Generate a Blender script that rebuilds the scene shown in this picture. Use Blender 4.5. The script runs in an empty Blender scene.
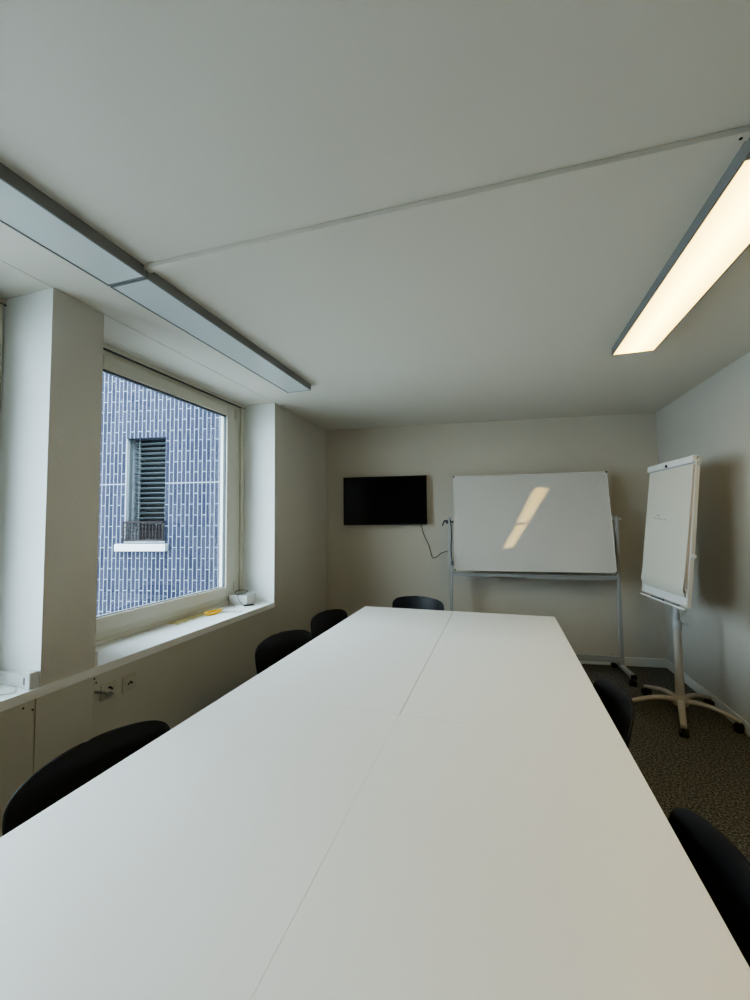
import bpy, bmesh, math, random
from mathutils import Vector, Matrix
random.seed(4)
PI = math.pi
R = math.radians
sc = bpy.context.scene
col = sc.collection

# ------------------------------------------------------------------ constants
HC = 1.515            # camera height
CE = 2.63             # ceiling
XL = -1.985           # left wall face
XW = -2.325           # window frame face
SZ = 0.793            # sill top
BL = (-1.995, 4.470)  # far left room corner
BR = (1.583, 4.896)   # far right room corner
YN = -1.60            # wall behind the camera

# ------------------------------------------------------------------ materials
def mat(name, color, rough=0.6, metal=0.0, bump=None, noise=None, spec=0.5, coat=0.0):
    m = bpy.data.materials.new(name)
    m.use_nodes = True
    nt = m.node_tree
    b = nt.nodes['Principled BSDF']
    b.inputs['Base Color'].default_value = (*color, 1)
    b.inputs['Roughness'].default_value = rough
    b.inputs['Metallic'].default_value = metal
    b.inputs['Specular IOR Level'].default_value = spec
    b.inputs['Coat Weight'].default_value = coat
    tc = nt.nodes.new('ShaderNodeTexCoord')
    if noise:                                   # (scale, amount)
        n = nt.nodes.new('ShaderNodeTexNoise')
        n.inputs['Scale'].default_value = noise[0]
        n.inputs['Detail'].default_value = 5
        nt.links.new(tc.outputs['Object'], n.inputs['Vector'])
        mx = nt.nodes.new('ShaderNodeMix'); mx.data_type = 'RGBA'
        k = noise[1]
        mx.inputs['A'].default_value = (*[max(0, c * (1 - k)) for c in color], 1)
        mx.inputs['B'].default_value = (*[min(1, c * (1 + k)) for c in color], 1)
        nt.links.new(n.outputs['Fac'], mx.inputs['Factor'])
        nt.links.new(mx.outputs['Result'], b.inputs['Base Color'])
    if bump:                                    # (scale, strength, distance)
        n2 = nt.nodes.new('ShaderNodeTexNoise')
        n2.inputs['Scale'].default_value = bump[0]
        n2.inputs['Detail'].default_value = 3
        nt.links.new(tc.outputs['Object'], n2.inputs['Vector'])
        bp = nt.nodes.new('ShaderNodeBump')
        bp.inputs['Strength'].default_value = bump[1]
        bp.inputs['Distance'].default_value = bump[2]
        nt.links.new(n2.outputs['Fac'], bp.inputs['Height'])
        nt.links.new(bp.outputs['Normal'], b.inputs['Normal'])
    return m

M = {}
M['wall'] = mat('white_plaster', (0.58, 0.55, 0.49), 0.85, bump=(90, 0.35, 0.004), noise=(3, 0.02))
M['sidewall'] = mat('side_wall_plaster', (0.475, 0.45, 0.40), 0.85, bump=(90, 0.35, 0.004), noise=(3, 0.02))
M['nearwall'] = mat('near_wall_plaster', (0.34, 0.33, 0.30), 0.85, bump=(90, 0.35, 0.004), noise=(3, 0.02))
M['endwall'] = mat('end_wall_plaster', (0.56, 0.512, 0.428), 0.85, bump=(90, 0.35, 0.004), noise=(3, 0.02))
M['ceil'] = mat('ceiling_paint', (0.68, 0.643, 0.568), 0.9, bump=(60, 0.15, 0.003), noise=(2, 0.015))
M['panel'] = mat('painted_panel', (0.56, 0.54, 0.475), 0.7, noise=(5, 0.02))
M['sill'] = mat('sill_laminate', (0.84, 0.84, 0.82), 0.4, noise=(8, 0.02))
M['frame'] = mat('window_paint', (0.60, 0.57, 0.475), 0.45, noise=(6, 0.02))
M['gasket'] = mat('gasket', (0.06, 0.07, 0.08), 0.6, noise=(20, 0.1))
M['base'] = mat('baseboard_paint', (0.66, 0.65, 0.60), 0.5, noise=(6, 0.02))
M['alu'] = mat('brushed_aluminium', (0.38, 0.375, 0.36), 0.4, metal=0.1, noise=(30, 0.05))
M['lumbody'] = mat('grey_lamp_housing', (0.23, 0.23, 0.225), 0.45, metal=0.3, noise=(10, 0.05))
M['tabletop'] = mat('white_table_laminate', (0.91, 0.89, 0.84), 0.40, noise=(250, 0.03), bump=(400, 0.05, 0.001))
M['edge'] = mat('table_edge', (0.68, 0.67, 0.63), 0.5, noise=(10, 0.02))
M['whitemetal'] = mat('white_metal', (0.55, 0.53, 0.48), 0.4, noise=(10, 0.02))
M['cream'] = mat('cream_metal', (0.44, 0.40, 0.345), 0.4, noise=(10, 0.02))
M['black'] = mat('black_plastic', (0.011, 0.0105, 0.0105), 0.36, spec=0.22, bump=(300, 0.1, 0.001), noise=(10, 0.1))
M['rubber'] = mat('black_rubber', (0.01, 0.01, 0.01), 0.6, noise=(10, 0.1))
M['screen'] = mat('screen_glass', (0.003, 0.003, 0.004), 0.12, noise=(3, 0.1), spec=0.35)
M['bezel'] = mat('screen_bezel', (0.008, 0.008, 0.008), 0.35, noise=(10, 0.1))
M['paper'] = mat('flipchart_paper', (0.56, 0.53, 0.45), 0.8, noise=(4, 0.03))
M['paperedge'] = mat('paper_edges', (0.50, 0.42, 0.33), 0.9, noise=(60, 0.12))
M['plastic'] = mat('white_plastic', (0.66, 0.66, 0.64), 0.4, noise=(10, 0.02))
M['socket'] = mat('cream_plastic', (0.52, 0.50, 0.43), 0.4, noise=(10, 0.02))
M['hole'] = mat('dark_hole', (0.01, 0.01, 0.01), 0.8, noise=(10, 0.1))
M['yellow'] = mat('yellow_plastic', (0.85, 0.50, 0.04), 0.4, noise=(30, 0.1))
M['stone'] = mat('white_stone', (0.42, 0.43, 0.41), 0.7, noise=(30, 0.12))
M['blind'] = mat('grey_slats', (0.11, 0.125, 0.13), 0.6, spec=0.15, noise=(10, 0.05))
M['rust'] = mat('brown_metal', (0.026, 0.020, 0.020), 0.8, spec=0.08, noise=(20, 0.2))
M['darkroom'] = mat('dark_window', (0.010, 0.012, 0.014), 0.8, spec=0.1, noise=(5, 0.1))
M['render'] = mat('grey_render', (0.30, 0.32, 0.34), 0.8, noise=(10, 0.06))
M['asphalt'] = mat('courtyard_concrete', (0.35, 0.35, 0.34), 0.9, noise=(3, 0.15))
M['ink'] = mat('grey_ink', (0.24, 0.25, 0.27), 0.7, noise=(40, 0.1))
M['faintgrey'] = mat('faint_grey', (0.53, 0.545, 0.55), 0.6, noise=(40, 0.1))

# glossy whiteboard enamel
m = mat('whiteboard_enamel', (0.56, 0.54, 0.505), 0.6, noise=(3, 0.015))
b = m.node_tree.nodes['Principled BSDF']
b.inputs['Coat Weight'].default_value = 1.0
b.inputs['Coat IOR'].default_value = 1.8
b.inputs['Coat Roughness'].default_value = 0.006
nt = m.node_tree
tc = nt.nodes.new('ShaderNodeTexCoord')
n = nt.nodes.new('ShaderNodeTexNoise'); n.inputs['Scale'].default_value = 9; n.inputs['Detail'].default_value = 1
bp = nt.nodes.new('ShaderNodeBump'); bp.inputs['Strength'].default_value = 0.035; bp.inputs['Distance'].default_value = 0.01
nt.links.new(tc.outputs['Object'], n.inputs['Vector']); nt.links.new(n.outputs['Fac'], bp.inputs['Height'])
nt.links.new(bp.outputs['Normal'], b.inputs['Coat Normal'])
M['enamel'] = m

# loop-pile carpet
m = bpy.data.materials.new('speckled_carpet'); m.use_nodes = True
nt = m.node_tree; b = nt.nodes['Principled BSDF']; b.inputs['Roughness'].default_value = 0.95
b.inputs['Specular IOR Level'].default_value = 0.1
tc = nt.nodes.new('ShaderNodeTexCoord')
v = nt.nodes.new('ShaderNodeTexNoise'); v.inputs['Scale'].default_value = 85; v.inputs['Detail'].default_value = 6; v.inputs['Roughness'].default_value = 0.75
cr = nt.nodes.new('ShaderNodeValToRGB')
cr.color_ramp.elements[0].position = 0.40; cr.color_ramp.elements[0].color = (0.030, 0.029, 0.027, 1)
cr.color_ramp.elements[1].position = 0.62; cr.color_ramp.elements[1].color = (0.30, 0.292, 0.268, 1)
e = cr.color_ramp.elements.new(0.5); e.color = (0.115, 0.112, 0.102, 1)
nt.links.new(tc.outputs['Object'], v.inputs['Vector']); nt.links.new(v.outputs['Fac'], cr.inputs['Fac'])
nt.links.new(cr.outputs['Color'], b.inputs['Base Color'])
bp = nt.nodes.new('ShaderNodeBump'); bp.inputs['Strength'].default_value = 0.8; bp.inputs['Distance'].default_value = 0.006
nt.links.new(v.outputs['Fac'], bp.inputs['Height']); nt.links.new(bp.outputs['Normal'], b.inputs['Normal'])
M['carpet'] = m

# blue upright tiles with pale joints (facade object space: x along wall, z up)
TP, TC_, ZLINE = 0.136, 0.056, 2.03
m = bpy.data.materials.new('blue_upright_tiles'); m.use_nodes = True
nt = m.node_tree; b = nt.nodes['Principled BSDF']
tc = nt.nodes.new('ShaderNodeTexCoord'); sp = nt.nodes.new('ShaderNodeSeparateXYZ')
nt.links.new(tc.outputs['Object'], sp.inputs[0])
def mth(op, a, bb=None):
    x = nt.nodes.new('ShaderNodeMath'); x.operation = op
    for i, q in enumerate((a, bb)):
        if q is None: continue
        if isinstance(q, (int, float)): x.inputs[i].default_value = q
        else: nt.links.new(q, x.inputs[i])
    return x.outputs[0]
zz = mth('SUBTRACT', sp.outputs['Z'], ZLINE)
cmb = nt.nodes.new('ShaderNodeCombineXYZ')
nt.links.new(mth('ADD', zz, 50 * 2 * TP), cmb.inputs[0])
nt.links.new(mth('ADD', sp.outputs['X'], 200 * TC_ + 0.0), cmb.inputs[1])
br = nt.nodes.new('ShaderNodeTexBrick')
nt.links.new(cmb.outputs[0], br.inputs['Vector'])
br.inputs['Scale'].default_value = 1
br.inputs['Brick Width'].default_value = 2 * TP
br.inputs['Row Height'].default_value = TC_
br.inputs['Mortar Size'].default_value = 0.0043
br.inputs['Mortar Smooth'].default_value = 0.1
br.inputs['Color1'].default_value = (0.020, 0.0215, 0.037, 1)
br.inputs['Color2'].default_value = (0.033, 0.035, 0.055, 1)
br.inputs['Mortar'].default_value = (0.21, 0.235, 0.27, 1)
line = mth('LESS_THAN', mth('ABSOLUTE', zz), 0.006)
mx = nt.nodes.new('ShaderNodeMix'); mx.data_type = 'RGBA'
nt.links.new(line, mx.inputs['Factor']); nt.links.new(br.outputs['Color'], mx.inputs['A'])
mx.inputs['B'].default_value = (0.24, 0.265, 0.30, 1)
nt.links.new(mx.outputs['Result'], b.inputs['Base Color'])
b.inputs['Roughness'].default_value = 0.7; b.inputs['Specular IOR Level'].default_value = 0.06
bp = nt.nodes.new('ShaderNodeBump'); bp.inputs['Strength'].default_value = 0.3; bp.inputs['Distance'].default_value = 0.003; bp.invert = True
nt.links.new(br.outputs['Fac'], bp.inputs['Height']); nt.links.new(bp.outputs['Normal'], b.inputs['Normal'])
M['tiles'] = m

# window glass (thin: clear with a fresnel reflection)
m = bpy.data.materials.new('window_glass'); m.use_nodes = True
nt = m.node_tree; nt.nodes.remove(nt.nodes['Principled BSDF'])
out = nt.nodes['Material Output']
tr = nt.nodes.new('ShaderNodeBsdfTransparent'); tr.inputs['Color'].default_value = (0.95, 0.97, 0.97, 1)
gl = nt.nodes.new('ShaderNodeBsdfGlossy'); gl.inputs['Roughness'].default_value = 0.02
lw = nt.nodes.new('ShaderNodeLayerWeight'); lw.inputs['Blend'].default_value = 0.5
pw = nt.nodes.new('ShaderNodeMath'); pw.operation = 'POWER'; pw.inputs[1].default_value = 5; nt.links.new(lw.outputs['Facing'], pw.inputs[0])
fr = nt.nodes.new('ShaderNodeMath'); fr.operation = 'MULTIPLY_ADD'; fr.inputs[1].default_value = 0.9; fr.inputs[2].default_value = 0.04
nt.links.new(pw.outputs[0], fr.inputs[0])
ms = nt.nodes.new('ShaderNodeMixShader')
nt.links.new(fr.outputs[0], ms.inputs[0]); nt.links.new(tr.outputs[0], ms.inputs[1]); nt.links.new(gl.outputs[0], ms.inputs[2])
nt.links.new(ms.outputs[0], out.inputs['Surface'])
M['glass'] = m

def emis(name, color, strength, axis_line=False):
    m = bpy.data.materials.new(name); m.use_nodes = True
    nt = m.node_tree; b = nt.nodes['Principled BSDF']
    b.inputs['Base Color'].default_value = (0.8, 0.8, 0.78, 1)
    b.inputs['Emission Color'].default_value = (*color, 1)
    b.inputs['Emission Strength'].default_value = strength
    if axis_line:    # brighter along the tube in the middle of the diffuser
        tc = nt.nodes.new('ShaderNodeTexCoord'); sp = nt.nodes.new('ShaderNodeSeparateXYZ')
        nt.links.new(tc.outputs['Object'], sp.inputs[0])
        a = nt.nodes.new('ShaderNodeMath'); a.operation = 'ABSOLUTE'; nt.links.new(sp.outputs['X'], a.inputs[0])
        mr = nt.nodes.new('ShaderNodeMapRange'); nt.links.new(a.outputs[0], mr.inputs['Value'])
        mr.inputs['From Min'].default_value = 0; mr.inputs['From Max'].default_value = 0.1
        mr.inputs['To Min'].default_value = strength * 1.6; mr.inputs['To Max'].default_value = strength * 0.8
        nt.links.new(mr.outputs[0], b.inputs['Emission Strength'])
    return m
LUM = 4.0
M['lit'] = emis('lit_diffuser', (1.0, 0.70, 0.19), LUM, True)
M['unlit'] = mat('unlit_diffuser', (0.58, 0.61, 0.595), 0.35, noise=(300, 0.03), bump=(500, 0.1, 0.001))

# ------------------------------------------------------------------ mesh helpers
def box(bm, x0, x1, y0, y1, z0, z1, mtx=None):
    vs = [bm.verts.new((x, y, z)) for x in (x0, x1) for y in (y0, y1) for z in (z0, z1)]
    for f in ((0, 1, 3, 2), (4, 6, 7, 5), (0, 4, 5, 1), (2, 3, 7, 6), (0, 2, 6, 4), (1, 5, 7, 3)):
        bm.faces.new([vs[i] for i in f])
    if mtx:
        for v in vs: v.co = mtx @ v.co
    return vs

def prism(bm, pts, z0, z1):
    lo = [bm.verts.new((p[0], p[1], z0)) for p in pts]
    hi = [bm.verts.new((p[0], p[1], z1)) for p in pts]
    n = len(pts)
    bm.faces.new(lo[::-1]); bm.faces.new(hi)
    for i in range(n):
        bm.faces.new((lo[i], lo[(i + 1) % n], hi[(i + 1) % n], hi[i]))

def tube(bm, pts, r, seg=10, flat=1.0, cap=True):
    """sweep a round (or flattened) section along pts; r a number or list"""
    pts = [Vector(p) for p in pts]
    n = len(pts); rings = []
    rr = r if isinstance(r, (list, tuple)) else [r] * n
    prev = None
    for i, p in enumerate(pts):
        t = (pts[min(i + 1, n - 1)] - pts[max(i - 1, 0)]).normalized()
        if prev is None:
            u = t.cross(Vector((0, 0, 1)))
            if u.length < 1e-3: u = t.cross(Vector((0, 1, 0)))
        else:
            u = prev - t * prev.dot(t)
        u.normalize(); prev = u
        w = t.cross(u)
        rings.append([bm.verts.new(p + u * math.cos(a) * rr[i] + w * math.sin(a) * rr[i] * flat)
                      for a in [2 * PI * k / seg for k in range(seg)]])
    for a, b2 in zip(rings, rings[1:]):
        for k in range(seg):
            bm.faces.new((a[k], a[(k + 1) % seg], b2[(k + 1) % seg], b2[k]))
    if cap:
        bm.faces.new(rings[0][::-1]); bm.faces.new(rings[-1])

def lathe(bm, prof, seg=24, mtx=None):
    rings = []
    for r, z in prof:
        rings.append([bm.verts.new((r * math.cos(2 * PI * k / seg), r * math.sin(2 * PI * k / seg), z)) for k in range(seg)])
    for a, b2 in zip(rings, rings[1:]):
        for k in range(seg):
            bm.faces.new((a[k], a[(k + 1) % seg], b2[(k + 1) % seg], b2[k]))
    bm.faces.new(rings[0][::-1]); bm.faces.new(rings[-1])
    if mtx:
        for rg in rings:
            for v in rg: v.co = mtx @ v.co

def spline(pts, k=8):
    """Catmull-Rom through pts"""
    P = [Vector(p) for p in pts]; P = [P[0]] + P + [P[-1]]
    out = []
    for i in range(1, len(P) - 2):
        for j in range(k):
            t = j / k
            a, b_, c, d = P[i - 1], P[i], P[i + 1], P[i + 2]
            out.append(0.5 * ((2 * b_) + (c - a) * t + (2 * a - 5 * b_ + 4 * c - d) * t * t + (3 * b_ - a - 3 * c + d) * t ** 3))
    out.append(P[-2]); return out

def obj(name, bm, material, parent=None, smooth=False, bevel=0.0, loc=None, rotz=None):
    bmesh.ops.recalc_face_normals(bm, faces=bm.faces)
    me = bpy.data.meshes.new(name); bm.to_mesh(me); bm.free()
    me.materials.append(material)
    if smooth:
        for p in me.polygons: p.use_smooth = True
    o = bpy.data.objects.new(name, me); col.objects.link(o)
    if parent: o.parent = parent
    if loc: o.location = loc
    if rotz is not None: o.rotation_euler = (0, 0, rotz)
    if bevel:
        md = o.modifiers.new('bevel', 'BEVEL'); md.width = bevel; md.segments = 2; md.limit_method = 'ANGLE'
    if smooth:
        md = o.modifiers.new('split', 'EDGE_SPLIT'); md.split_angle = R(50)
    return o

def bxo(name, dims, material, parent=None, bevel=0.0, **k):
    bm = bmesh.new()
    for d in (dims if isinstance(dims[0], (tuple, list)) else [dims]): box(bm, *d)
    return obj(name, bm, material, parent, bevel=bevel, **k)

def tag(o, label, cat, group=None, kind=None):
    o['label'] = label; o['category'] = cat
    if group: o['group'] = group
    if kind: o['kind'] = kind
    return o
def thing(name, label, cat, loc=(0, 0, 0), rotz=0, group=None, kind=None):
    o = bpy.data.objects.new(name, None); col.objects.link(o)
    o.empty_display_size = 0.1
    o.location = loc; o.rotation_euler = (0, 0, rotz)
    return tag(o, label, cat, group, kind)
def dup(root, loc, rotz, label, group=None):
    r = root.copy(); col.objects.link(r); r.location = loc; r.rotation_euler = (0, 0, rotz); r['label'] = label
    if group: r['group'] = group
    for ch in list(root.children):
        c = ch.copy(); col.objects.link(c); c.parent = r
        for g in list(ch.children):
            d = g.copy(); col.objects.link(d); d.parent = c
    return r

# ------------------------------------------------------------------ room shell
def rwx(y): return BR[0] + (BR[1] - y) * 0.0243     # right wall face
T = 0.25
tag(bxo('floor', (-2.6, 2.1, YN - T, 5.3, -0.12, 0), M['carpet']), 'dark grey-brown speckled carpet floor', 'floor', kind='structure')
# ceiling: room slab, window-bay soffit, hairline joint between them over the wall line
tag(bxo('ceiling', [(XL + 0.002, 2.1, YN - T, 5.3, CE, CE + 0.05), (-2.62, XL - 0.002, YN - T, 5.3, CE, CE + 0.05),
                    (-2.62, 2.1, YN - T, 5.3, CE + 0.05, CE + 0.2)], M['ceil']), 'plain white painted ceiling', 'ceiling', kind='structure')
nbx, nby = -(BR[1] - BL[1]), BR[0] - BL[0]
nl = math.hypot(nbx, nby); nbx /= nl; nby /= nl
bm = bmesh.new()
ex = ((BR[0] - BL[0]) / nl, (BR[1] - BL[1]) / nl)
A = (BL[0] - ex[0] * 0.35, BL[1] - ex[1] * 0.35); B = (BR[0] + ex[0] * 0.35, BR[1] + ex[1] * 0.35)
prism(bm, [A, B, (B[0] + nbx * T, B[1] + nby * T), (A[0] + nbx * T, A[1] + nby * T)], 0, CE)
tag(obj('wall_back', bm, M['endwall']), 'white far end wall behind the television and whiteboard', 'wall', kind='structure')
bm = bmesh.new()
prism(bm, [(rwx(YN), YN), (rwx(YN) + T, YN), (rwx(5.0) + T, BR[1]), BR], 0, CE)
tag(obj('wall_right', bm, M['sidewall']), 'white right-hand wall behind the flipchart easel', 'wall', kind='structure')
tag(bxo('wall_front', (-2.6, 2.1, YN - T, YN, 0, CE), M['nearwall']), 'white wall at the near end of the room', 'wall', kind='structure')
# left wall: parapet, pillars, far stretch
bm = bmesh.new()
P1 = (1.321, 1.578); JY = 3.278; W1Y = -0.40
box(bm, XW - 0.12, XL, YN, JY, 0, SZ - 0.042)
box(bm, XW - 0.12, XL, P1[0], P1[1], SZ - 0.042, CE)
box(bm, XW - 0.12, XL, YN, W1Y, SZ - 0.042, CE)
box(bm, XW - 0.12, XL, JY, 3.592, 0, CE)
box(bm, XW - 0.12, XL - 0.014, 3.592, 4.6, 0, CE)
M['reveal'] = mat('daylight_tinted_plaster', (0.84, 0.85, 0.83), 0.8, bump=(90, 0.3, 0.004), noise=(3, 0.02))
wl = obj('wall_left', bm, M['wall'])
wl.data.materials.append(M['reveal'])       # same plaster as the room faces; daylight put into a lighter colour
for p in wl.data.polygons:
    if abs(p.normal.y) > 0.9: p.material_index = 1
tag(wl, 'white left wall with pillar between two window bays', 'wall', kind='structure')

# parapet cladding panels
def panel(n, y0, y1, off, label):
    return tag(bxo('trim_%d' % n, (XL - 0.005, XL + off, y0, y1, 0.0, SZ - 0.043), M['panel'], bevel=0.0015), label, 'wall panel', kind='structure')
panel(1, YN, 1.300, 0.002, 'painted panel below the sill, left of the pillar')
panel(2, 1.303, 1.566, 0.006, 'narrow painted panel below the pillar')
panel(3, 1.570, 3.262, 0.001, 'long painted panel below the window with two sockets')
# sill
s = tag(bxo('trim_4', [(XW - 0.03, XL + 0.008, YN, P1[0], SZ - 0.042, SZ), (XL - 0.006, XL + 0.008, P1[0], P1[1], SZ - 0.042, SZ),
                       (XW - 0.03, XL + 0.008, P1[1], JY, SZ - 0.042, SZ)], M['sill']), 'white window sill board running past the pillar', 'window sill', kind='structure')
# baseboards
bm = bmesh.new()
q = lambda t, o: (BL[0] + ex[0] * t - nbx * o, BL[1] + ex[1] * t - nby * o)
prism(bm, [q(0.02, 0), q(nl, 0), q(nl - 0.013, 0.013), q(0.02, 0.013)], 0, 0.088)
tag(obj('baseboard_back', bm, M['base'], bevel=0.003), 'white baseboard along the far end wall', 'baseboard', kind='structure')
bm = bmesh.new()
prism(bm, [(rwx(YN), YN), (rwx(BR[1]), BR[1]), (rwx(BR[1]) - 0.013, BR[1] - 0.015), (rwx(YN) - 0.013, YN)], 0, 0.088)
tag(obj('baseboard_right', bm, M['base'], bevel=0.003), 'white baseboard along the right-hand wall', 'baseboard', kind='structure')

# ------------------------------------------------------------------ windows
def window(n, y0, y1, label):
    t = thing('window_%d' % n, label, 'window', (XW, (y0 + y1) / 2, SZ), kind='structure')
    h = CE - SZ; w = (y1 - y0) / 2
    # fixed frame (deepest), x=0 is the inner face, negative is outdoors
    fw = 0.165; bt = 0.080; tp = 0.072
    bxo('window_frame', [(-0.09, 0.0, -w, -w + fw, 0, h), (-0.09, 0.0, w - fw, w, 0, h),
                         (-0.09, 0.0, -w + fw, w - fw, 0, bt), (-0.09, 0.0, -w + fw, w - fw, h - tp, h)], M['frame'], t, bevel=0.004)
    # cover strips on the fixed frame give the stepped profile
    bxo('cover_strip', [(0.0, 0.018, w - 0.055, w - 0.006, 0.0, h - 0.03), (0.0, 0.018, -w + 0.006, -w + 0.055, 0.0, h - 0.03),
                        (0.0, 0.022, -w, w, h - 0.03, h - 0.001), (0.0, 0.012, -w + .06, w - .06, 0.0, 0.03)], M['frame'], t, bevel=0.004)
    bxo('shadow_strip', (0.0, 0.0225, -w, w, h - 0.034, h - 0.030), M['gasket'], t)  # solid dark strip drawn in for the shadow line under the top strip
    # sash
    a0, a1, c0, c1 = -w + fw - 0.006, w - fw + 0.006, bt - 0.006, h - tp + 0.006
    sw = 0.098
    sh = bxo('sash', [(-0.05, 0.02, a0, a0 + sw, c0, c1), (-0.05, 0.02, a1 - sw, a1, c0, c1),
                      (-0.05, 0.02, a0 + sw, a1 - sw, c0, c0 + sw - 0.008), (-0.05, 0.02, a0 + sw, a1 - sw, c1 - sw + 0.008, c1)], M['frame'], t, bevel=0.006)
    g0, g1, e0, e1 = a0 + sw, a1 - sw, c0 + sw - 0.008, c1 - sw + 0.008
    bxo('gasket', [(-0.02, 0.004, g0, g0 + 0.005, e0, e1), (-0.02, 0.004, g1 - 0.005, g1, e0, e1),
                   (-0.02, 0.004, g0, g1, e0, e0 + 0.004), (-0.02, 0.004, g0, g1, e1 - 0.012, e1)], M['gasket'], sh)
    bxo('glass_pane', (-0.024, -0.020, g0, g1, e0, e1), M['glass'], t)
    # hinges
    bm = bmesh.new()
    for z in (0.16, h - 0.12):
        tube(bm, [(0.024, a1 + 0.006, z - 0.04), (0.024, a1 + 0.006, z + 0.04)], 0.008)
    obj('hinge', bm, M['frame'], t, smooth=True)
    # outer reveal
    bxo('outer_reveal', [(-0.235, -0.09, w - 0.03, w, 0, h), (-0.235, -0.09, -w, -w + 0.03, 0, h), (-0.27, -0.09, -w, w, -0.03, 0.03)], M['render'], t)
    return t
window(1, P1[1], JY, 'large fixed window facing the blue tiled facade')
window(2, W1Y, P1[0], 'window left of the pillar, only its frame edge in view')

# outer facade of this building (so that the room is closed from outside)
bm = bmesh.new()
box(bm, XW - 0.24, XW - 0.12, YN - T, JY, -3.2, SZ - 0.04)
box(bm, XW - 0.24, XW - 0.12, P1[0], P1[1], SZ - 0.04, CE)
box(bm, XW - 0.24, XW - 0.12, YN - T, W1Y, SZ - 0.04, CE)
box(bm, XW - 0.24, XW - 0.12, JY, 4.40, -3.2, CE)
box(bm, XW - 0.24, XW - 0.12, YN - T, 4.40, CE, CE + 0.8)
tag(obj('wall_outside', bm, M['render']), 'rendered outer face of the window wall', 'wall', kind='structure')
tag(bxo('ground', (-30, -2.7, -25, 25, -3.4, -3.2), M['asphalt']), 'concrete courtyard far below the window', 'ground', kind='structure')

# ------------------------------------------------------------------ blue tiled neighbouring building
FA = R(9.5)
fb = thing('tiled_building', 'neighbouring building clad in upright blue tiles, seen through the window', 'building', (-4.355, 4.077, 0), FA)
bm = bmesh.new()
wx0, wx1, wz0, wz1 = -0.282, 0.282, 1.27, 2.627
U0, U1, Z0, Z1 = -2.6, 1.62, -3.2, 7.5
for (a, b_, c, d) in ((U0, wx0, Z0, Z1), (wx1, U1, Z0, Z1), (wx0, wx1, Z0, wz0), (wx0, wx1, wz1, Z1)):
    box(bm, a, b_, 0, 0.30, c, d)
obj('tiled_wall', bm, M['tiles'], fb)
bxo('side_wall', (U0 + 0.01, U1 - 0.01, 0.30, 2.2, Z0, Z1 - 0.01), M['render'], fb)
bxo('window_reveal', [(wx0, wx0 + 0.012, 0.004, 0.299, wz0, wz1), (wx0, wx1, 0.004, 0.299, wz0, wz0 + 0.02)], M['render'], fb)
bxo('window_opening', (wx0 + .012, wx1, 0.27, 0.2995, wz0 + 0.02, wz1), M['darkroom'], fb)
bm = bmesh.new()
k = 0; z = wz1 - 0.05
while z > 1.52:
    mt = Matrix.Translation((0, 0.16, z)) @ Matrix.Rotation(R(-14), 4, 'X')
    box(bm, wx0 + 0.02, wx1 - 0.015, -0.035, 0.035, -0.0015, 0.0015, mt)
    z -= 0.066
box(bm, wx0 + 0.014, wx0 + 0.02, 0.05, 0.10, 1.30, wz1)
box(bm, wx0 + 0.155, wx0 + 0.16, 0.05, 0.055, 1.30, wz1)
box(bm, wx1 - 0.015, wx1 - 0.004, 0.04, 0.11, 1.30, wz1)
obj('blind_slats', bm, M['blind'], fb)
bm = bmesh.new()
gz0, gz1 = 1.300, 1.548; wx0 += 0.015
for z in (gz0, gz0 + 0.06, gz0 + 0.115, gz0 + 0.17, gz1 - 0.022):
    box(bm, wx0 - 0.005, wx1 + 0.0, -0.04, -0.03, z, z + (0.022 if z in (gz0, gz1 - 0.022) else 0.009))
for i in range(13):
    x = wx0 + (wx1 - wx0) * i / 12
    wd = 0.011 if i in (0, 12) else 0.006
    box(bm, x - wd, x + wd, -0.038, -0.028, gz0, gz1)
for x in (wx0 - 0.005, wx1 - 0.012):
    for z in (gz0, gz1 - 0.02):
        box(bm, x, x + 0.017, -0.04, 0.03, z, z + 0.02)
obj('window_guard', bm, M['rust'], fb)
bxo('stone_sill', (-0.37, 0.335, -0.06, 0.05, 1.170, 1.262), M['stone'], fb, bevel=0.004)

# ------------------------------------------------------------------ ceiling lamps and duct
def lamp(loc, w, L, lit, label, group):
    t = thing('ceiling_lamp', label, 'ceiling lamp', loc, 0, group)
    h = 0.05; e = 0.007; x = w / 2
    f = 0.09 if lit else e     # broader end caps on the lit pair
    hb = [(-x, -x + e, 0, L, 0, h), (x - e, x, 0, L, 0, h), (-x + e, x - e, 0, f, 0, h), (-x + e, x - e, L - e, L, 0, h),
          (-x + e, x - e, f, L - e, h - 0.006, h)]
    bxo('housing', hb, M['lumbody'], t, bevel=0.001)
    bxo('diffuser', (-x + e, x - e, f, L - e, 0.003, 0.008), M['lit'] if lit else M['unlit'], t)
    return t
LZ = CE - 0.05
lamp((-1.548, 1.340, LZ), 0.213, 1.590, False, 'unlit grey ceiling lamp, its far end nearest the end wall', 'long flat ceiling lamps')
lamp((-1.548, -0.258, LZ), 0.213, 1.590, False, 'unlit grey ceiling lamp nearest the viewer at the upper left', 'long flat ceiling lamps')
lamp((0.838, 1.345, LZ), 0.240, 1.590, True, 'lit ceiling lamp glowing warm yellow above the right table side', 'long flat ceiling lamps')
lamp((0.838, -0.258, LZ), 0.240, 1.590, True, 'lit ceiling lamp seen only as the lower bright streak mirrored in the whiteboard', 'long flat ceiling lamps')
d = thing('cable_duct', 'thin white cable duct crossing the ceiling between the lamps', 'cable duct', (-1.44, 1.335, CE), math.atan2(0.045, 2.15))
bxo('duct_body', (0, 2.155, -0.017, 0.017, -0.020, 0), M['ceil'], d, bevel=0.002)
bm = bmesh.new(); lathe(bm, [(0.0045, -0.0225), (0.0045, -0.020)], 10, Matrix.Translation((2.13, 0, 0)))
obj('screw', bm, M['rust'], d)

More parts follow.
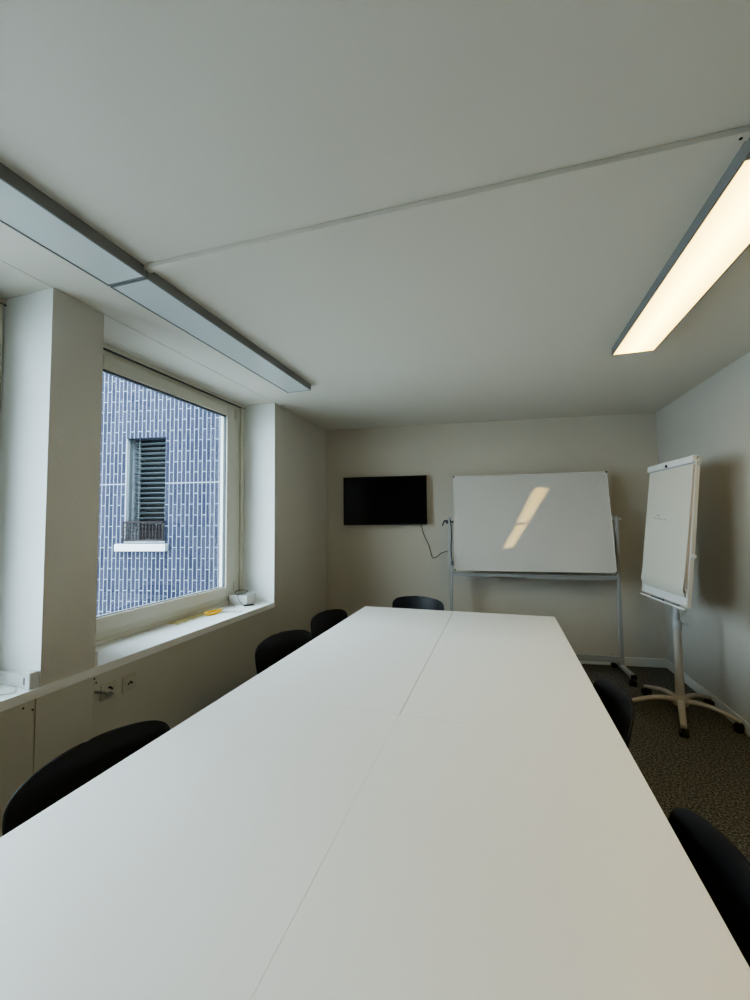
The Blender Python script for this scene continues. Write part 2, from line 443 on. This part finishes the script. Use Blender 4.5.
# ------------------------------------------------------------------ tables
TX0, TXM, TX1 = -1.209, -0.409, 0.391
def table(x0, x1, y0, y1, label, gx=0.0018, iy=0.045):
    cx, cy = (x0 + x1) / 2, (y0 + y1) / 2
    t = thing('meeting_table', label, 'table', (cx, cy, 0), 0, 'white tables pushed together')
    w, d = (x1 - x0) / 2, (y1 - y0) / 2; g = 0.0007
    bxo('tabletop', (-w + (g if x0 == TX0 else gx), w - (gx if x0 == TX0 else g), -d + 0.0007, d - 0.0007, 0.715, 0.740), M['tabletop'], t, bevel=0.0005)
    bxo('apron', [(-w + 0.07, w - 0.07, -d + 0.05, -d + 0.07, 0.66, 0.714), (-w + 0.07, w - 0.07, d - 0.07, d - 0.05, 0.66, 0.714),
                  (-w + 0.05, -w + 0.07, -d + 0.05, d - 0.05, 0.66, 0.714), (w - 0.07, w - 0.05, -d + 0.05, d - 0.05, 0.66, 0.714)], M['whitemetal'], t)
    for sx in (-1, 1):
        for sy in (-1, 1):
            bm = bmesh.new(); X, Y = sx * (w - (0.045 if (sx > 0) == (x0 == TX0) else 0.38)), sy * (d - iy)
            tube(bm, [(X, Y, 0.0), (X, Y, 0.714)], 0.02, 14)
            obj('leg', bm, M['whitemetal'], t, smooth=True)
    return t
table(TX0, TXM, 0.318, 1.6205, 'white table section nearest the viewer on the window side', 0.0003)
table(TXM, TX1, 0.318, 1.6205, 'white table section nearest the viewer on the right side', 0.0003)
table(TX0, TXM, 1.6205, 2.924, 'middle white table section on the window side')
table(TXM, TX1, 1.6205, 2.924, 'middle white table section on the right side')
table(TX0, TXM, 2.924, 3.566, 'short white end table section below the television', iy=0.28)
table(TXM, TX1, 2.924, 3.566, 'short white end table section before the whiteboard', iy=0.28)

# ------------------------------------------------------------------ chairs
def make_chair(label):
    t = thing('shell_chair', label, 'chair', group='black shell chairs around the tables')
    # profile: y (front +), z, half width, forward curl of the edges
    prof = [(0.225, 0.425, 0.190, 0.0), (0.215, 0.440, 0.205, 0.0), (0.17, 0.450, 0.215, 0.0), (0.08, 0.446, 0.222, 0.004), (-0.02, 0.440, 0.224, 0.012),
            (-0.11, 0.440, 0.220, 0.022), (-0.165, 0.452, 0.212, 0.035), (-0.196, 0.482, 0.215, 0.05), (-0.212, 0.53, 0.228, 0.06), (-0.222, 0.58, 0.246, 0.065), (-0.232, 0.635, 0.262, 0.066)]
    z0, z1, W = 0.687, 0.784, 0.268
    for k in range(0, 9):
        th = (PI / 2) * k / 8
        zz_ = z0 + (z1 - z0) * math.sin(th) ** (2 / 3.4)
        ww = max(W * max(0, math.cos(th)) ** (2 / 3.4), 0.012)
        yy = -0.241 - (zz_ - z0) * 0.184
        prof.append((yy, zz_, ww, 0.066))
    bm = bmesh.new(); N = 16; rows = []
    for (y, z, w, c) in prof:
        row = []
        for i in range(N + 1):
            s_ = -1 + 2 * i / N
            x = w * s_
            k = (x / W) ** 2
            back = min(1, max(0, (z - 0.44) / 0.08))
            row.append(bm.verts.new((x, y + c * k * back, z + c * k * (1 - back))))
        rows.append(row)
    for a, b_ in zip(rows, rows[1:]):
        for i in range(N): bm.faces.new((a[i], a[i + 1], b_[i + 1], b_[i]))
    o = obj('seat_shell', bm, M['black'], t)
    for p in o.data.polygons: p.use_smooth = True
    md = o.modifiers.new('thick', 'SOLIDIFY'); md.thickness = 0.009; md.offset = 0
    md = o.modifiers.new('sub', 'SUBSURF'); md.levels = 1; md.render_levels = 2
    for sx in (-0.12, 0.12):
        bm = bmesh.new()
        lathe(bm, [(0.004, 0), (0.004, 0.004), (0.002, 0.006)], 10,
              Matrix.Translation((sx, -0.226 + 0.066 * (sx / 0.268) ** 2, 0.62)) @ Matrix.Rotation(R(-90), 4, 'X'))
        obj('shell_screw', bm, M['alu'], t, smooth=True)
    bm = bmesh.new()
    tube(bm, [(-0.15, 0.14, 0.425), (-0.15, -0.13, 0.420)], 0.010)
    tube(bm, [(0.15, 0.14, 0.425), (0.15, -0.13, 0.420)], 0.010)
    tube(bm, [(-0.15, 0.02, 0.422), (0.15, 0.02, 0.422)], 0.010)
    obj('seat_frame', bm, M['alu'], t, smooth=True)
    for sx in (-1, 1):
        for sy, y0, y1 in ((1, 0.15, 0.215), (-1, -0.13, -0.215)):
            bm = bmesh.new()
            tube(bm, spline([(sx * 0.15, y0 - sy * 0.02, 0.424), (sx * 0.16, y0 + sy * 0.012, 0.405), (sx * 0.19, (y0 + y1) / 2 + sy * 0.01, 0.2), (sx * 0.215, y1, 0.004)], 5), 0.0095, 12)
            lg = obj('leg', bm, M['alu'], t, smooth=True)
            bm = bmesh.new(); lathe(bm, [(0.012, 0), (0.013, 0.006), (0.011, 0.022)], 14, Matrix.Translation((sx * 0.215, y1, 0)))
            obj('foot_cap', bm, M['rubber'], lg, smooth=True)
    return t
c0 = make_chair('black plastic chair with wide curved back at the near left, screws showing')
c0.location = (-1.095, 1.028, 0); c0.rotation_euler = (0, 0, R(-96))
dup(c0, (-1.173, 2.334, 0), R(-103), 'black chair halfway along the window side of the table')
dup(c0, (-1.154, 3.022, 0), R(-100), 'black chair on the window side at the far table corner')
dup(c0, (-0.815, 3.670, 0), R(169), 'black chair at the far table end below the television')
dup(c0, (0.229, 1.965, 0), R(91), 'black chair on the right table side, near the flipchart easel')
dup(c0, (0.224, 1.066, 0), R(88), 'black chair at the near right, cut by the photo edge')

# ------------------------------------------------------------------ television
BA = math.atan2(ex[1], ex[0])
def bpt(x, off):    # point at world x, OFF in front of the end wall
    t = (x - BL[0]) / ex[0]
    return (BL[0] + ex[0] * t - nbx * off, BL[1] + ex[1] * t - nby * off)
px, py = bpt(-1.285, 0)
tv = thing('wall_television', 'black flat television mounted on the far end wall', 'television', (px, py, 1.755), BA)
bxo('bezel', [(-0.486, 0.486, -0.080, -0.045, -0.280, 0.280)], M['bezel'], tv, bevel=0.004)
bxo('screen', (-0.477, 0.477, -0.0815, -0.0795, -0.264, 0.271), M['screen'], tv)
bxo('wall_bracket', [(-0.2, 0.2, -0.012, -0.0, -0.12, 0.12), (-0.15, -0.11, -0.045, -0.012, -0.15, 0.15), (0.11, 0.15, -0.045, -0.012, -0.15, 0.15)], M['bezel'], tv)
bm = bmesh.new()
tube(bm, spline([(*bpt(-0.872, 0.05), 1.50), (*bpt(-0.862, 0.025), 1.42), (*bpt(-0.83, 0.015), 1.32), (*bpt(-0.79, 0.012), 1.235), (*bpt(-0.765, 0.012), 1.13),
                 (*bpt(-0.745, 0.012), 1.097), (*bpt(-0.70, 0.014), 1.115), (*bpt(-0.65, 0.016), 1.155), (*bpt(-0.575, 0.012), 1.178)], 6), 0.0038, 8)
tag(obj('television_cable', bm, M['rubber'], smooth=True), 'black cable hanging in a loop below the television', 'cable')
# thin painted conduit from the corner up to the television
cd = thing('wall_conduit', 'thin painted conduit along the left corner leading to the television', 'conduit', (*bpt(-1.965, 0), 0), BA)
bxo('vertical_run', (-0.007, 0.007, -0.010, 0, 0.0, 1.900), M['panel'], cd, bevel=0.002)
bxo('horizontal_run', (0.0075, 0.30, -0.010, 0, 1.886, 1.900), M['panel'], cd, bevel=0.002)

# ------------------------------------------------------------------ whiteboard on wheels
YB = R(4.3)
wb = thing('mobile_whiteboard', 'tilting whiteboard on a wheeled grey stand by the end wall', 'whiteboard', (0.28, 4.468, 0), YB)
BT = R(10.0)
tilt = Matrix.Translation((0, 0, 1.498)) @ Matrix.Rotation(-BT, 4, 'X')
# board local: x right, y away from the viewer, z up; bottom edge tips to the viewer
W2, H2 = 0.767, 0.509
def tb(name, dims, m_, par, bevel=0.0):
    bm = bmesh.new()
    for d_ in dims: box(bm, *d_, tilt)
    return obj(name, bm, m_, par, bevel=bevel)
panel_o = tb('board_panel', [(-W2 + 0.004, W2 - 0.004, -0.006, 0.010, -H2 + 0.004, H2 - 0.004)], M['enamel'], wb)
tb('board_frame', [(-W2, W2, -0.011, 0.014, -H2, -H2 + 0.008), (-W2, W2, -0.011, 0.014, H2 - 0.006, H2),
                   (-W2, -W2 + 0.006, -0.011, 0.014, -H2 + 0.008, H2 - 0.006), (W2 - 0.006, W2, -0.011, 0.014, -H2 + 0.008, H2 - 0.006)], M['base'], wb, 0.002)
for sx in (-1, 1):
    for sz in (-1, 1):
        bm = bmesh.new()
        x0, x1 = sorted((sx * (W2 + 0.003), sx * (W2 - 0.014))); a0, a1 = sorted((sz * (H2 + 0.003), sz * (H2 - 0.014)))
        box(bm, x0, x1, -0.014, 0.016, a0, a1, tilt)
        obj('corner_cap', bm, M['gasket'], wb, bevel=0.004)
bm = bmesh.new()     # faint grey curve at the left and scribbles in the upper right corner
tube(bm, [tilt @ Vector(p) for p in spline([(-0.735, -0.0066, 0.045), (-0.68, -0.0066, -0.05), (-0.650, -0.0066, -0.16), (-0.655, -0.0066, -0.26), (-0.69, -0.0066, -0.35), (-0.735, -0.0066, -0.36)], 6)], 0.0022, 6)
obj('faint_stroke', bm, M['faintgrey'], panel_o, smooth=True)
for j in range(3):
    bm = bmesh.new(); tube(bm, [tilt @ Vector((0.69 + 0.03 * math.sin(i * 1.9 + j), -0.0066, 0.46 - 0.065 * i - 0.02 * j)) for i in range(5)], 0.0012, 6)
    obj('faint_stroke', bm, M['faintgrey'], panel_o, smooth=True)
PX = 0.808
for sx in (-1, 1):
    bm = bmesh.new()
    box(bm, sx * PX - 0.016, sx * PX + 0.016, -0.02, 0.02, 0.10, 1.545)
    po = obj('post', bm, M['alu'], wb, bevel=0.003)
    bm = bmesh.new()     # pivot with hand knob
    tube(bm, [(sx * (W2 + 0.002), 0, 1.505), (sx * (PX + 0.03), 0, 1.505)], 0.012, 12)
    tube(bm, [(sx * (PX + 0.022), 0, 1.505), (sx * (PX + 0.042), 0, 1.505)], 0.022, 14)
    obj('pivot_knob', bm, M['gasket'] if sx < 0 else M['alu'], wb, smooth=True)
    bxo('post_cap', (sx * PX - 0.03, sx * PX + 0.03, -0.022, 0.022, 1.545, 1.553), M['alu'], wb, bevel=0.002)
    bm = bmesh.new()
    box(bm, sx * PX - 0.02, sx * PX + 0.02, -0.285, 0.265, 0.075, 0.108)
    ft = obj('foot_beam', bm, M['alu'], wb, bevel=0.004)
    for ya, yb in ((-0.292, -0.270), (0.250, 0.272)):
        bxo('end_cap', (sx * PX - 0.022, sx * PX + 0.022, ya, yb, 0.073, 0.110), M['rubber'], ft, bevel=0.003)
    for y in (-0.255, 0.225):
        bm = bmesh.new()
        for dx in (-0.015, 0.015):
            tube(bm, [(sx * PX + dx - 0.009, y, 0.028), (sx * PX + dx + 0.009, y, 0.028)], 0.028, 18)
        box(bm, sx * PX - 0.006, sx * PX + 0.006, y - 0.02, y + 0.02, 0.025, 0.060)
        tube(bm, [(sx * PX, y, 0.055), (sx * PX, y, 0.076)], 0.008, 10)
        obj('caster', bm, M['rubber'], wb, smooth=True)
bxo('tray_rail', (-PX + 0.016, PX - 0.016, -0.014, 0.014, 0.925, 0.965), M['alu'], wb, bevel=0.003)
bxo('pen_tray', [(-0.05, 0.62, -0.075, -0.014, 0.925, 0.929), (-0.05, 0.62, -0.078, -0.075, 0.925, 0.942)], M['alu'], wb)
bxo('lower_rail', (-PX + 0.016, PX - 0.016, -0.014, 0.014, 0.125, 0.185), M['alu'], wb, bevel=0.003)
# black cable strapped to the left post
ca = math.cos(YB); sa = math.sin(YB)
def wpt(x, y, z): return (0.28 + x * ca - y * sa, 4.468 + x * sa + y * ca, z)
bm = bmesh.new()
tube(bm, spline([wpt(-0.805, -0.028, 1.53), wpt(-0.795, -0.036, 1.46), wpt(-0.792, -0.03, 1.35), wpt(-0.80, -0.03, 1.25), wpt(-0.795, -0.11, 1.16), wpt(-0.785, -0.14, 1.10)], 6), 0.005, 8)
tube(bm, [wpt(-0.785, -0.14, 1.10), wpt(-0.783, -0.145, 1.055)], 0.011, 10)
tag(obj('hanging_cable', bm, M['rubber'], smooth=True), 'black cable with plug hanging down the left whiteboard post', 'cable')
bm = bmesh.new()
tube(bm, spline([wpt(-0.835, 0.0, 1.513), wpt(-0.85, -0.01, 1.514), wpt(-0.865, -0.012, 1.511), wpt(-0.876, -0.012, 1.49), wpt(-0.888, -0.012, 1.462)], 5), [0.009] * 12 + [0.007] * 9, 8)
hk = tag(obj('cable_hook', bm, M['rubber'], smooth=True), 'small black hook beside the top of the left whiteboard post', 'hook')

# ------------------------------------------------------------------ flipchart easel
EX, EY = 1.283, 3.745
es = thing('flipchart_easel', 'white flipchart easel on a five-legged wheeled base', 'flipchart easel', (EX, EY, 0))
# board plane: centre, yaw, lean
BC = Vector((1.222 - EX, 3.640 - EY, 1.415))
yaw = R(-83.3); lean = R(5.9)
EB = Matrix.Translation(BC) @ Matrix.Rotation(yaw, 4, 'Z') @ Matrix.Rotation(-lean, 4, 'X')
# local board frame: x width (to the viewer's right), y away from the reader, z up
def eb(name, dims, m_, par, bevel=0.0):
    bm = bmesh.new()
    for d_ in dims: box(bm, *d_, EB)
    return obj(name, bm, m_, par, bevel=bevel)
eb('board', [(-0.35, 0.31, 0.0, 0.016, -0.513, 0.500)], M['plastic'], es, 0.002)
eb('board_frame', [(-0.352, -0.338, -0.006, 0.020, -0.515, 0.505), (0.309, 0.321, -0.006, 0.022, -0.518, 0.505), (-0.338, 0.309, -0.002, 0.02, -0.515, -0.500)], M['whitemetal'], es, 0.003)
cl = eb('clamp_bar', [(-0.353, 0.312, -0.026, 0.024, 0.490, 0.544)], M['plastic'], es, 0.008)
bm = bmesh.new()
tube(bm, [EB @ Vector((-0.03, -0.027, 0.506)), EB @ Vector((-0.03, -0.035, 0.506))], 0.011, 12)
obj('clamp_button', bm, M['rust'], cl, smooth=True)
bm = bmesh.new()
tube(bm, [EB @ Vector(p) for p in spline([(0.312, 0.0, 0.52), (0.335, 0.0, 0.535), (0.363, 0.0, 0.525), (0.373, 0.0, 0.495), (0.355, 0.0, 0.47), (0.312, 0.0, 0.49)], 5)], 0.0035, 8)
obj('side_hook', bm, M['alu'], cl, smooth=True)
# paper pad: top sheet bulging out towards the bottom, with sheets behind
def sheet(bm, x0, x1, ztop, zbot, off0, bulge, curl, thick):
    n = 22; fr_, bk_ = [], []
    for i in range(n + 1):
        s_ = i / n
        z = ztop + (zbot - ztop) * s_
        row = []
        for jx in (0, 0.25, 0.5, 0.75, 1):
            x = x0 + (x1 - x0) * jx
            y = -off0 - bulge * s_ ** 2.2 - 0.004 * math.sin(jx * 5 + s_ * 4) * s_
            y -= curl * max(0, s_ - 0.86) * 6 * 0.02
            if s_ > 0.95: y += (s_ - 0.95) * 0.5
            row.append((x, y, z))
        fr_.append([bm.verts.new(EB @ Vector(p)) for p in row])
        bk_.append([bm.verts.new(EB @ Vector((p[0], p[1] + thick, p[2]))) for p in row])
    for a in (fr_, bk_):
        for r0, r1 in zip(a, a[1:]):
            for k in range(4): bm.faces.new((r0[k], r0[k + 1], r1[k + 1], r1[k]))
    for i in range(n):
        for k in (0, 4): bm.faces.new((fr_[i][k], fr_[i + 1][k], bk_[i + 1][k], bk_[i][k]))
    for i in (0, n):
        for k in range(4): bm.faces.new((fr_[i][k], fr_[i][k + 1], bk_[i][k + 1], bk_[i][k]))
bm = bmesh.new(); sheet(bm, -0.335, 0.297, 0.482, -0.450, 0.012, 0.010, 0.6, 0.0015)
pad = obj('paper_pad', bm, M['paper'], es, smooth=True)
bm = bmesh.new(); sheet(bm, -0.332, 0.303, 0.480, -0.420, 0.003, 0.004, 0, 0.003)
sheet(bm, -0.334, 0.300, 0.480, -0.435, 0.0075, 0.008, 0, 0.003)
obj('lower_sheets', bm, M['paperedge'], pad, smooth=True)
def ps(x, z, o=0.0012):   # point on the top sheet
    s_ = (0.482 - z) / 0.932
    jx = (x + 0.335) / 0.613
    return EB @ Vector((x, -0.012 - 0.010 * s_ ** 2.2 - 0.004 * math.sin(jx * 5 + s_ * 4) * s_ - o, z))
bm = bmesh.new()
tube(bm, [ps(-0.20 + 0.024 * i, 0.100 + (0.014 if i % 3 == 1 else 0) - 0.002 * i) for i in range(9)], 0.0016, 6)
tube(bm, [ps(-0.165 + 0.016 * i, 0.125 + 0.012 * math.sin(i * 2.2)) for i in range(5)], 0.0011, 6)
obj('ink_scribble', bm, M['ink'], pad)
# pen tray
tr_o = eb('pen_tray', [(-0.33, 0.315, -0.020, 0.0, -0.536, -0.530), (-0.33, 0.315, -0.023, -0.019, -0.536, -0.524)], M['plastic'], es, 0.0015)
tag(eb('marker_pen', [(-0.17, 0.02, -0.018, -0.004, -0.5295, -0.515)], M['gasket'], None, 0.005), 'dark marker pen lying in the flipchart easel tray', 'marker pen').location = (EX, EY, 0)
# bracket joining board and column
bm = bmesh.new()
box(bm, -0.06, 0.06, 0.016, 0.035, -0.30, 0.10, EB)
obj('back_plate', bm, M['whitemetal'], es, bevel=0.003)
bm = bmesh.new()
a_ = EB @ Vector((-0.02, 0.03, -0.08)); tube(bm, [a_, (0.0, 0.0, a_.z - 0.02)], 0.02, 14)
obj('tilt_joint', bm, M['alu'], es, smooth=True)
bm = bmesh.new()
tube(bm, [EB @ Vector((0.322, 0.012, -0.16)), EB @ Vector((0.332, 0.012, -0.16))], 0.015, 16)
obj('side_knob', bm, M['plastic'], es, smooth=True)
bm = bmesh.new(); lathe(bm, [(0.0245, 0.66), (0.0245, 1.33)], 20); obj('upper_column', bm, M['alu'], es, smooth=True)
bm = bmesh.new(); lathe(bm, [(0.031, 0.10), (0.029, 0.66)], 20); obj('lower_column', bm, M['cream'], es, smooth=True)
clr = None
bm = bmesh.new(); lathe(bm, [(0.033, 0.655), (0.036, 0.665), (0.036, 0.715), (0.030, 0.725)], 20); clr = obj('height_collar', bm, M['alu'], es, smooth=True)
bm = bmesh.new(); tube(bm, [(0.03, -0.012, 0.705), (0.058, -0.024, 0.705)], 0.007, 10); tube(bm, [(0.055, -0.022, 0.705), (0.072, -0.03, 0.705)], 0.013, 12)
obj('collar_knob', bm, M['alu'], clr, smooth=True)
bm = bmesh.new(); lathe(bm, [(0.05, 0.085), (0.056, 0.10), (0.054, 0.13), (0.036, 0.15), (0.031, 0.165)], 24); obj('base_hub', bm, M['cream'], es, smooth=True)
for ang, rr in ((-107, 0.365), (-30, 0.335), (40, 0.355), (110, 0.370), (183, 0.365)):
    c_, s_ = math.cos(R(ang)), math.sin(R(ang))
    bm = bmesh.new()
    pts = [(0.02, 0.115), (0.10, 0.128), (0.19, 0.122), (0.28, 0.100), (rr + 0.012, 0.072)]
    tube(bm, spline([(c_ * r_, s_ * r_, z_) for r_, z_ in pts], 5), [0.026 - 0.007 * i / 20 for i in range(21)], 14, 0.72)
    lg = obj('leg', bm, M['cream'], es, smooth=True)
    bm = bmesh.new()
    for dd in (-0.015, 0.015):
        ax = Vector((-s_, c_, 0)); o_ = Vector((c_ * rr, s_ * rr, 0.029)) + ax * dd
        tube(bm, [o_ - ax * 0.012, o_ + ax * 0.012], 0.029, 18)
    tube(bm, [(c_ * rr, s_ * rr, 0.03), (c_ * rr, s_ * rr, 0.066)], 0.009, 10)
    tube(bm, spline([(c_ * (rr - 0.028), s_ * (rr - 0.028), 0.030), (c_ * (rr - 0.01), s_ * (rr - 0.01), 0.056), (c_ * (rr + 0.02), s_ * (rr + 0.02), 0.052)], 4), 0.010, 10)
    obj('caster', bm, M['rubber'], lg, smooth=True)

# ------------------------------------------------------------------ sockets on the parapet
def socket(y, z, plug, label):
    t = thing('wall_socket', label, 'socket', (XL + 0.001, y, z), 0, 'sockets below the sill')
    bxo('cover_plate', (0, 0.008, -0.043, 0.043, -0.043, 0.043), M['socket'], t, bevel=0.003)
    bm = bmesh.new(); lathe(bm, [(0.027, 0.008), (0.028, 0.012), (0.026, 0.012)], 20, Matrix.Rotation(R(90), 4, 'Y')); obj('socket_face', bm, M['socket'], t, smooth=True)
    bm = bmesh.new()
    for a, b_ in ((-0.010, 0.0), (0.010, 0.0), (0.0, 0.007)) if not plug else ((0.006, 0.014), (-0.004, 0.018), (0.014, 0.006)):
        tube(bm, [(0.011, a, b_), (0.0134, a, b_)], 0.006, 10)
    obj('pin_hole', bm, M['hole'], t)
    return t
socket(1.652, 0.648, True, 'left wall socket below the sill with a cable plugged in')
socket(1.776, 0.640, False, 'right wall socket below the sill, empty')
bm = bmesh.new()
tube(bm, [(XL + 0.013, 1.648, 0.636), (XL + 0.030, 1.650, 0.634)], 0.010, 12)
tube(bm, spline([(XL + 0.036, 1.65, 0.634), (XL + 0.045, 1.625, 0.645), (XL + 0.03, 1.60, 0.660), (XL + 0.010, 1.572, 0.672)], 5), 0.006, 10)
tag(obj('plug_cable', bm, M['lumbody'], smooth=True), 'grey plug and short cable in the left wall socket', 'cable')
for n_, (y, z) in enumerate(((1.255, 0.728), (1.292, 0.706), (1.575, 0.735), (1.585, 0.712))):
    bm = bmesh.new(); tube(bm, [(XL, y, z), (XL + 0.0045, y, z)], 0.004, 8)
    tag(obj('panel_screw', bm, M['hole']), ['small dark panel screw left of the pillar, just below the sill', 'small dark panel screw left of the pillar, the lower one',
        'small dark panel screw right of the pillar, just below the sill', 'small dark panel screw right of the pillar, above the plug cable'][n_], 'screw', 'screws in the panels')

# ------------------------------------------------------------------ things on the sill
t = thing('cable_trunking', 'white cable trunking with end box on the sill, left of the pillar', 'cable trunking', (XL, P1[0], SZ))
bxo('trunk_cover', (-0.325, -0.055, -0.034, -0.0005, 0.001, 0.055), M['plastic'], t, bevel=0.003)
bxo('end_box', (-0.055, -0.003, -0.042, -0.0005, 0.001, 0.072), M['plastic'], t, bevel=0.004)
bxo('latch', (-0.040, -0.032, -0.044, -0.042, 0.02, 0.05), M['lumbody'], t)
t = thing('cable_trunking', 'white cable trunking end on the sill, right of the pillar', 'cable trunking', (XL, P1[1], SZ))
bxo('trunk_cover', (-0.325, -0.055, 0.0005, 0.014, 0.001, 0.055), M['plastic'], t, bevel=0.003)
bxo('end_box', (-0.055, -0.003, 0.0005, 0.018, 0.001, 0.072), M['plastic'], t, bevel=0.004)
bm = bmesh.new()
tube(bm, spline([(-2.28, 1.05, SZ + 0.004), (-2.15, 1.16, SZ + 0.004), (-2.06, 1.20, SZ + 0.004), (-2.02, 1.235, SZ + 0.004), (-2.05, 1.265, SZ + 0.004)], 6), 0.003, 8)
tag(obj('sill_cable', bm, M['plastic'], smooth=True), 'thin white cable lying on the sill left of the pillar', 'cable')

# white open box with cable
t = thing('white_box', 'small white open-topped box in the far corner of the sill', 'box', (-2.213, 3.140, SZ), R(2))
bm = bmesh.new()
def taper(x0, x1, y0, y1, z0, z1, g): # open box, flared walls with thickness
    lo = [(x0, y0), (x1, y0), (x1, y1), (x0, y1)]; hi = [(x0 - g, y0 - g), (x1 + g, y0 - g), (x1 + g, y1 + g), (x0 - g, y1 + g)]
    th = 0.004
    a = [bm.verts.new((*p, z0)) for p in lo]; b_ = [bm.verts.new((*p, z1)) for p in hi]
    ins = lambda p, q_: (p[0] + (th if p[0] < 0 else -th), p[1] + (th if p[1] < 0 else -th), q_)
    c = [bm.verts.new(ins(p, z1)) for p in hi]; e_ = [bm.verts.new(ins(p, z0 + th)) for p in lo]
    bm.faces.new(a[::-1]); bm.faces.new(e_)
    for i in range(4):
        j = (i + 1) % 4
        bm.faces.new((a[i], a[j], b_[j], b_[i])); bm.faces.new((b_[i], b_[j], c[j], c[i])); bm.faces.new((c[i], c[j], e_[j], e_[i]))
taper(-0.090, 0.078, -0.070, 0.060, 0.001, 0.092, 0.010)
obj('box_shell', bm, M['plastic'], t)
bm = bmesh.new()
tube(bm, spline([(-2.285, 3.13, 0.880), (-2.275, 3.11, 0.905), (-2.23, 3.13, 0.918), (-2.185, 3.165, 0.908), (-2.19, 3.12, 0.893), (-2.215, 3.06, 0.890), (-2.205, 3.048, 0.860),
                 (-2.165, 3.050, 0.815), (-2.140, 3.058, 0.799), (-2.115, 3.08, 0.797)], 6), 0.0024, 8)
tube(bm, [(-2.145, 3.052, 0.801), (-2.085, 3.110, 0.801)], 0.007, 10)
tag(obj('device_cable', bm, M['rubber'], smooth=True), 'thin dark cable looping out of the white box', 'cable')
# yellow tape loop and the flimsy strip beside it
bm = bmesh.new()
ring = [(-2.215 + 0.040 * math.cos(a) * (1 + 0.12 * math.sin(3 * a)), 2.745 + 0.085 * math.sin(a) * (1 + 0.08 * math.cos(2 * a)), SZ + 0.014 + 0.004 * math.sin(2 * a)) for a in [2 * PI * k / 32 for k in range(33)]]
tube(bm, ring, 0.0095, 10, 0.9, cap=False)
tube(bm, spline([(-2.242, 2.68, SZ + 0.012), (-2.215, 2.72, SZ + 0.024), (-2.205, 2.77, SZ + 0.022), (-2.238, 2.815, SZ + 0.012)], 6), 0.008, 8)
tag(obj('yellow_strap', bm, M['yellow'], smooth=True), 'yellow plastic strap loop lying on the window sill', 'strap')
m = mat('pale_yellow_film', (0.80, 0.68, 0.30), 0.3, noise=(15, 0.15)); M['film'] = m
m.node_tree.nodes['Principled BSDF'].inputs['Alpha'].default_value = 0.75
bm = bmesh.new()
g = [[bm.verts.new((-2.30 + 0.095 * i / 5 * (1 - 0.35 * j / 14) + 0.0, 2.36 + 0.36 * j / 14, SZ + 0.004 + 0.0035 * (1 + math.sin(j * 1.7 + i * 2.3)))) for i in range(6)] for j in range(15)]
for a, b_ in zip(g, g[1:]):
    for i in range(5): bm.faces.new((a[i], a[i + 1], b_[i + 1], b_[i]))
tag(obj('yellow_film', bm, M['film'], smooth=True), 'crumpled pale yellow film on the sill left of the strap', 'plastic film')
m = mat('pale_cream_film', (0.78, 0.72, 0.58), 0.3, noise=(15, 0.1)); M['film2'] = m
bm = bmesh.new()
g = [[bm.verts.new((-2.185 + 0.17 * j / 12 + 0.0 * i, 2.80 + 0.05 * j / 12 + 0.045 * i / 4 * (1 - 0.5 * j / 12), SZ + 0.003 + 0.003 * (1 + math.sin(j * 1.9 + i * 1.3)))) for i in range(5)] for j in range(13)]
for a, b_ in zip(g, g[1:]):
    for i in range(4): bm.faces.new((a[i], a[i + 1], b_[i + 1], b_[i]))
tag(obj('cream_film', bm, M['film2'], smooth=True), 'pale cream film strip on the sill, from strap to sill edge', 'plastic film')

# ------------------------------------------------------------------ world light
w = bpy.data.worlds.new('overcast_sky'); sc.world = w; w.use_nodes = True
nt = w.node_tree; bg = nt.nodes['Background']
tc = nt.nodes.new('ShaderNodeTexCoord'); sp = nt.nodes.new('ShaderNodeSeparateXYZ')
nt.links.new(tc.outputs['Generated'], sp.inputs[0])
cr = nt.nodes.new('ShaderNodeValToRGB')
cr.color_ramp.elements[0].position = 0.0; cr.color_ramp.elements[0].color = (0.60, 0.735, 0.84, 1)
cr.color_ramp.elements[1].position = 0.8; cr.color_ramp.elements[1].color = (0.68, 0.85, 1.0, 1)
nt.links.new(sp.outputs['Z'], cr.inputs['Fac'])
nt.links.new(cr.outputs['Color'], bg.inputs['Color'])
bg.inputs['Strength'].default_value = 10.0

# ------------------------------------------------------------------ camera
F = 405.0
def nrm(a):
    return Vector(a).normalized()
Yc = nrm((501 - 375, 520.3 - 500, F))
Uc = nrm((-73, -7480, F)); Uc = (Uc - Yc * Uc.dot(Yc)).normalized()
Xc = Yc.cross(Uc)
if Xc.x < 0: Xc = -Xc
# rows: world axes expressed in camera (right, down, forward)
right = Vector((Xc.x, Yc.x, Uc.x)); down = Vector((Xc.y, Yc.y, Uc.y)); fwd = Vector((Xc.z, Yc.z, Uc.z))
cam = bpy.data.cameras.new('camera'); co = bpy.data.objects.new('camera', cam); col.objects.link(co)
mw = Matrix.Identity(4)
for i in range(3):
    mw[i][0] = right[i]; mw[i][1] = -down[i]; mw[i][2] = -fwd[i]
mw[0][3], mw[1][3], mw[2][3] = 0, 0, HC
co.matrix_world = mw
cam.sensor_fit = 'HORIZONTAL'; cam.sensor_width = 36; cam.lens = 36 * F / 750
cam.clip_start = 0.02
sc.camera = co
sc.view_settings.view_transform = 'AgX'
sc.view_settings.look = 'AgX - Medium High Contrast'
sc.view_settings.exposure = 0.66
sc.cycles.max_bounces = 10; sc.cycles.diffuse_bounces = 6
sc.cycles.sample_clamp_indirect = 6
